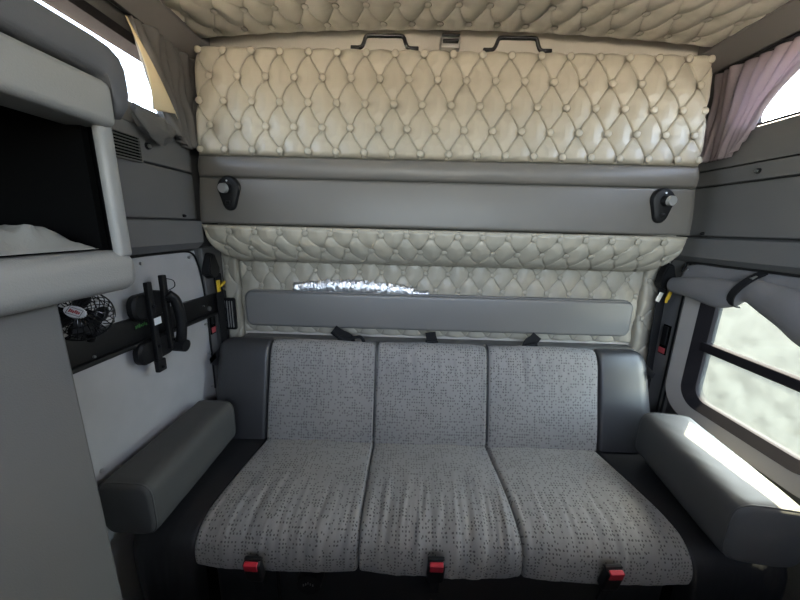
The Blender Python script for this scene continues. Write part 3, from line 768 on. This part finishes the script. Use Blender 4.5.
# shoulder belts and latches in both rear corners
def corner_belt(sx, xw, label, ytop, tongue):
    r = thing('shoulder_belt', label, 'seat belt', (xw, 1.34, .5), 'shoulder belts in the rear corners')
    x = xw-sx*.012
    bm = bmesh.new()
    y_ = (1.27, 1.335)[sx > 0]; pts = [(y_+.0, 1.105), (y_+.0, 1.13), (y_+.033, 1.195), (y_+.055, 1.195), (y_+.085, 1.13), (y_+.085, 1.105), (y_+.06, 1.085), (y_+.03, 1.085)]
    A = [bm.verts.new((xw-sx*.002, y, z)) for y, z in pts]; B = [bm.verts.new((xw-sx*.034, y*.85+(y_+.043)*.15, z*.88+1.14*.12)) for y, z in pts]
    n = len(pts); bm.faces.new(A); bm.faces.new(B[::-1])
    for i in range(n): bm.faces.new((A[i], A[(i+1) % n], B[(i+1) % n], B[i]))
    bmesh.ops.bevel(bm, geom=bm.edges[:], offset=.004, segments=2, affect='EDGES')
    bm_out('guide', bm, 'black', r)
    ribbon('webbing', catmull([(x-sx*.004, 1.352, 1.10), (x-sx*.006, 1.356, 1.0), (x-sx*.004, 1.362, .85), (x, 1.366, .66), (x, 1.366, .45)], 6), (0, 1, 0), .050, 'web', r)
    ribbon('webbing', catmull([(x-sx*.016, 1.335, 1.10), (x-sx*.018, 1.335, 1.0), (x-sx*.014, 1.342, .85), (x-sx*.008, 1.350, .66), (x-sx*.006, 1.35, .45)], 6), (0, 1, .1), .048, 'web', r)
    box('yellow_tag', (x-sx*.030-.003, 1.300, 1.030), (x-sx*.030+.003, 1.322, 1.080), 'yellow', r, r=.002)
    box('yellow_tag', (x-sx*.034-.004, 1.318, 1.052), (x-sx*.034+.004, 1.356, 1.062), 'yellow', r, r=.002, mtx=rot_about((x, 1.33, 1.057), 'X', 22))
    if tongue: box('latch_tongue', (x-sx*.052-.002, 1.375, 1.045), (x-sx*.052+.002, 1.400, 1.100), 'chrome', r, r=.002, mtx=rot_about((x, 1.388, 1.07), 'X', -25))
    return r
corner_belt(-1, -.826, 'black shoulder belt hanging in the left rear corner beside the canvas', 0, False)
def right_belt():
    r = thing('shoulder_belt', 'black shoulder belt hanging in the right rear corner beside the window', 'seat belt', (1.13, 1.39, .5), 'shoulder belts in the rear corners')
    bm = bmesh.new(); pts = [(1.085, 1.105), (1.090, 1.15), (1.108, 1.196), (1.135, 1.196), (1.158, 1.13), (1.156, 1.09), (1.13, 1.078), (1.10, 1.085)]
    A = [bm.verts.new((x, 1.402, z)) for x, z in pts]; B = [bm.verts.new((1.12+(x-1.12)*.85, 1.366, 1.135+(z-1.135)*.88)) for x, z in pts]
    n = len(pts); bm.faces.new(A); bm.faces.new(B[::-1])
    for i in range(n): bm.faces.new((A[i], A[(i+1) % n], B[(i+1) % n], B[i]))
    bmesh.ops.bevel(bm, geom=bm.edges[:], offset=.004, segments=2, affect='EDGES'); bm_out('guide', bm, 'black', r)
    ribbon('webbing', catmull([(1.112, 1.380, 1.09), (1.116, 1.382, .98), (1.124, 1.384, .84), (1.134, 1.384, .68), (1.140, 1.384, .48)], 6), (1, .25, 0), .040, 'web', r)
    ribbon('webbing', catmull([(1.130, 1.390, 1.09), (1.135, 1.392, .98), (1.140, 1.393, .84), (1.144, 1.393, .68), (1.146, 1.393, .48)], 6), (1, .5, 0), .036, 'web', r)
    box('anchor', (1.112, 1.372, .43), (1.166, 1.418, .50), 'black', r, r=.005)
    box('latch_tongue', (1.088, 1.366, 1.030), (1.106, 1.370, 1.072), 'chrome', r, r=.0015, mtx=rot_about((1.097, 1.368, 1.05), 'Y', 18))
    box('yellow_tag', (1.128, 1.362, 1.040), (1.142, 1.368, 1.082), 'yellow', r, r=.002, mtx=rot_about((1.135, 1.365, 1.06), 'Y', 14))
    box('yellow_tag', (1.122, 1.361, 1.026), (1.132, 1.367, 1.050), 'yellow', r, r=.002)
right_belt()
def latch(sx, xw, y0, y1, z0, z1, label):
    r = thing('latch_handle', label, 'latch', (xw, y0, z0), 'corner latches')
    box('recess', (min(xw, xw-sx*.006), y0, z0), (max(xw, xw-sx*.006), y1, z1), 'inner', r, r=.002)
    box('lever', (min(xw-sx*.004, xw-sx*.012), y0+.006, z0+.045), (max(xw-sx*.004, xw-sx*.012), y1-.006, z1-.006), 'black', r, r=.003)
    box('red_sticker', (min(xw-sx*.005, xw-sx*.009), y0+.004, z0+.006), (max(xw-sx*.005, xw-sx*.009), y1-.004, z0+.030), 'redl', r, r=.001)
latch(-1, -.827, 1.287, 1.322, .845, .955, 'slim black latch with red sticker on the left rear pillar below rail')
latch(1, 1.167, 1.352, 1.392, .790, .925, 'slim black latch with red sticker on the right rear pillar by window')
struct(box('trim_13', (1.160, 1.306, .10), (1.169, 1.310, 1.205), 'black')); struct(box('trim_14', (1.160, 1.328, .10), (1.169, 1.332, 1.205), 'black'))

# vents
v1 = thing('air_vent', 'black louvred air vent on the left upper wall beside the cabinet', 'vent', (-.82, .99, 1.5))
box('vent_body', (-.826, .935, 1.492), (-.816, 1.036, 1.560), 'inner', v1, r=.002)
for k in range(7): box('louvre', (-.818, .938, 1.498+k*.0086), (-.811, 1.030, 1.5005+k*.0086), 'plastic', v1, mtx=None)
bm = bmesh.new(); add_box(bm, (-.820, 1.031, 1.492), (-.811, 1.036, 1.560)); add_box(bm, (-.820, .935, 1.489), (-.811, 1.036, 1.493)); add_box(bm, (-.820, .935, 1.558), (-.811, 1.036, 1.562)); bm_out('vent_frame', bm, 'plastic', v1, smooth=False)
v2 = thing('air_vent', 'slim upright black vent on the left tufted corner strip', 'vent', (-.80, 1.40, .83))
box('vent_body', (-.832, 1.390, .835), (-.768, 1.408, .985), 'black', v2, r=.008)
for k in range(4): box('louvre', (-.812+k*.011, 1.384, .848), (-.8095+k*.011, 1.392, .972), 'chrome', v2, r=.0008)
# wall studs
def stud(x, sx, y, z, label, r0=.010):
    r = thing('wall_stud', label, 'stud', (x, y, z), 'round studs on the wall panels')
    cyl('stud_rim', (x, y, z), (x-sx*.006, y, z), r0, 'black', r, r0*.9, 18); cyl('stud_cap', (x-sx*.005, y, z), (x-sx*.010, y, z), r0*.6, 'steel' if r0 > .008 else 'black', r, r0*.5, 14)
stud(-.822, -1, 1.073, 1.545, 'round dark stud beside the air vent on the left wall', .011)
stud(-.824, -1, 1.205, 1.337, 'small black stud just above the left wall ledge', .006)
stud(1.158, 1, 1.150, 1.528, 'round dark stud below the curtain on the right wall', .009)
stud(1.160, 1, 1.300, 1.322, 'small black stud just above the right wall ledge', .006)

# ------------------------------------------------------------------ curtains
def pleated(name, P0, P1, m, parent, npl, amp, x_out, nu=160, nv=40, gather=.5, seed=0, bow=0.):
    """P0(t), P1(t): top and bottom (y,z) curves; pleats push out along x_out"""
    T, W = np.meshgrid(np.linspace(0, 1, nu), np.linspace(0, 1, nv))
    y0, z0 = P0(T); y1, z1 = P1(T)
    Yv = y0+(y1-y0)*W; Zv = z0+(z1-z0)*W
    ph = npl*2*PI*(T+.02*nz(T*9, W*2, seed))
    am = amp*(.7+.5*nz(T*6, W*3, seed+3))*(1-.35*np.sin(PI*W)*gather)
    X_ = x_out[0]+(x_out[1]-x_out[0])*W+np.sign(x_out[2])*am*(.5+.5*np.sin(ph))
    Yv = Yv+.25*am*np.sin(ph*1.0+1.2)+bow*np.sin(PI*W)*T**3
    P = np.stack([X_, Yv, Zv], -1)
    o = grid_mesh(name, P, m, parent); s = o.modifiers.new('s', 'SOLIDIFY'); s.thickness = .0018; s.offset = 0
    return o
cL = thing('window_curtain', 'dark pleated curtain tied back at the left upper window', 'curtain', (-.81, 1.2, 1.58))
pleated('pleated_cloth', lambda t: (1.365-.305*t, 1.892+.0*t), lambda t: (1.350-.19*t, 1.588+.012*np.sin(t*9)), 'curtL', cL, 8, .046, (-.825, -.822, 1), seed=2)
# the front edge folded out, showing its pale lining
T, W = np.meshgrid(np.linspace(0, 1, 26), np.linspace(0, 1, 50))
ya = 1.030+.014*W+.025*np.sin(PI*W); yb_ = 1.036+.135*W**1.1
Zf = 1.872-.232*W+.012*T*W
Xf_ = -.800+.045*W*(1-np.abs(T-.42)/.58)+.020*W
Yf = ya+(yb_-ya)*T
fo_ = grid_mesh('lining_flap', np.stack([Xf_, Yf, Zf], -1), 'flap', cL); s_ = fo_.modifiers.new('s', 'SOLIDIFY'); s_.thickness = .0015
T, A = np.meshgrid(np.linspace(0, 1, 40), np.linspace(0, 2*PI, 26))
rad = .006+.030*np.sin(PI*np.clip(T*.9+.08, 0, 1))**.8
cy = 1.00+.165*T; cz = 1.628-.020*T-.025*np.sin(PI*T)
w_ = 1+.35*nz(T*6, np.cos(A)*2, 1.)+.2*np.sin(5*A+4*T)
P = np.stack([-.792+.55*rad*np.cos(A)*w_, cy+.2*rad*np.sin(A), cz+rad*np.sin(A)*w_], -1)
grid_mesh('gathered_bundle', P, 'curtL', cL, flip=True)
tube('curtain_rod', [(-.822, .30, 1.899), (-.822, 1.37, 1.899)], .005, 'black', cL, 8)

cR = thing('window_curtain', 'pleated glare-tinted curtain drawn around the glaring right upper window', 'curtain', (1.15, 1.2, 1.58))
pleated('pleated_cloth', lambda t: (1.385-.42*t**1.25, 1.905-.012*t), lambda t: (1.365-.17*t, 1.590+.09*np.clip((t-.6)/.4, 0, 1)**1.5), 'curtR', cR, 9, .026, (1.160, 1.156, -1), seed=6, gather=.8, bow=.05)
tube('curtain_rod', [(1.160, .20, 1.914), (1.160, 1.39, 1.914)], .005, 'black', cR, 8)

# rolled window cover above the lower right window
rc_ = thing('rolled_window_cover', 'grey canvas cover rolled up over the lower right window', 'window cover', (1.13, 1.0, 1.1))
def sweep_roll(name, path, parent, seed):
    C = np.array([list(p) for p in catmull(path, 14)])        # (y, z, r)
    n = len(C); T, A = np.meshgrid(np.arange(n), np.linspace(0, 2*PI, 40))
    y = C[:, 0][None, :]; z = C[:, 1][None, :]; r = C[:, 2][None, :]
    w_ = 1+.07*nz(y*14+0*A, np.cos(A)*1.2, seed)+.05*np.sin(2*A+y*6)
    P = np.stack([1.118+.62*r*np.cos(A)*w_, y+0*A, z+r*np.sin(A)*w_+.004*nz(y*12+0*A, A*0, seed)], -1)
    return grid_mesh(name, P, 'canvas2', parent)
a_ = sweep_roll('rolled_canvas', [(1.350, 1.110, .010), (1.346, 1.110, .028), (1.32, 1.112, .034), (1.24, 1.118, .044), (1.13, 1.118, .052), (1.075, 1.128, .046), (1.045, 1.140, .036),
    (1.01, 1.138, .042), (.94, 1.118, .056), (.85, 1.085, .068), (.74, 1.060, .070), (.60, 1.05, .070)], rc_, 3.)
T, W = np.meshgrid(np.linspace(0, 1, 70), np.linspace(0, 1, 14))
P = np.stack([1.148-.016*W+.003*nz(T*9, W*2, 4.), 1.325-.73*T, 1.206-.065*W-.012*np.exp(-(T/.05)**2)*(1-W)], -1)
fl_ = grid_mesh('upper_flap', P, 'canvas2', rc_); s_ = fl_.modifiers.new('s', 'SOLIDIFY'); s_.thickness = .002
tube('edge_piping', catmull([(1.140, 1.333, 1.165), (1.140, 1.325, 1.192), (1.141, 1.30, 1.207), (1.141, 1.1, 1.209), (1.141, .6, 1.209)], 6), .0042, 'black', rc_, 8)
ribbon('strap', catmull([(1.142, 1.035, 1.205), (1.104, 1.038, 1.180), (1.088, 1.050, 1.150), (1.086, 1.062, 1.12), (1.10, 1.070, 1.092), (1.125, 1.074, 1.085)], 6), (0, 1, .25), .024, 'web', rc_, th=.002)
cyl('snap', (1.122, 1.034, 1.188), (1.106, 1.034, 1.182), .007, 'steel', rc_, .0055, 14)
box('snap', (1.128, 1.296, 1.178), (1.134, 1.302, 1.184), 'steel', rc_, r=.002)

# ------------------------------------------------------------------ light
W = bpy.data.worlds.new('sky'); S.world = W; W.use_nodes = True
nt = W.node_tree; bg = nt.nodes['Background']
sk_ = nt.nodes.new('ShaderNodeTexSky'); sk_.sky_type = 'NISHITA'; sk_.sun_disc = False
sk_.sun_elevation = math.radians(53.5); sk_.sun_rotation = math.radians(47); sk_.dust_density = 2.0; sk_.air_density = 1.0
hs_ = nt.nodes.new('ShaderNodeHueSaturation'); hs_.inputs['Saturation'].default_value = .62
nt.links.new(sk_.outputs[0], hs_.inputs['Color']); nt.links.new(hs_.outputs[0], bg.inputs[0]); bg.inputs[1].default_value = 3.3
sun = bpy.data.lights.new('sun', 'SUN'); sun.energy = 58; sun.angle = math.radians(.6); sun.color = (1., .86, .63)
so = bpy.data.objects.new('sun', sun); COL.objects.link(so)
so.rotation_euler = Vector((-.245, -.225, -.45)).to_track_quat('-Z', 'Y').to_euler(); so.location = (4, 4, 6)
def portal(name, loc, direction, sx, sy):
    l = bpy.data.lights.new(name, 'AREA'); l.shape = 'RECTANGLE'; l.size = sx; l.size_y = sy; l.cycles.is_portal = True
    o = bpy.data.objects.new(name, l); COL.objects.link(o); o.location = loc
    z = -Vector(direction); x = Vector((0, 0, 1)).cross(z).normalized() if abs(z.z) < .9 else Vector((1, 0, 0)); y = z.cross(x)
    o.rotation_euler = Matrix((x, y, z)).transposed().to_euler()
portal('windscreen_portal', (.17, YF-.08, 1.62), (0, 1, 0), 2.2, .48)
portal('window_portal', (1.27, 1.0, .92), (-1, 0, 0), .54, .60)
portal('window_portal', (1.27, .72, 1.81), (-1, 0, 0), 1.2, .27)
portal('window_portal', (-.93, .77, 1.785), (1, 0, 0), 1.06, .27)

# ------------------------------------------------------------------ camera
cam = bpy.data.cameras.new('camera'); cam.sensor_width = 36; cam.lens = 14.4; cam.clip_start = .02
co = bpy.data.objects.new('camera', cam); COL.objects.link(co)
co.matrix_world = Matrix.Translation((0, 0, 1.32)) @ Matrix.Rotation(math.radians(.8), 4, 'Z') @ Matrix.Rotation(math.radians(90-13), 4, 'X') @ Matrix.Rotation(math.radians(1.5), 4, 'Z')
S.camera = co
S.view_settings.view_transform = 'Standard'; S.view_settings.look = 'None'; S.view_settings.gamma = 1; S.view_settings.use_curve_mapping = False
S.view_settings.exposure = 0.32
S.cycles.max_bounces = 10; S.cycles.diffuse_bounces = 6; S.cycles.transparent_max_bounces = 12
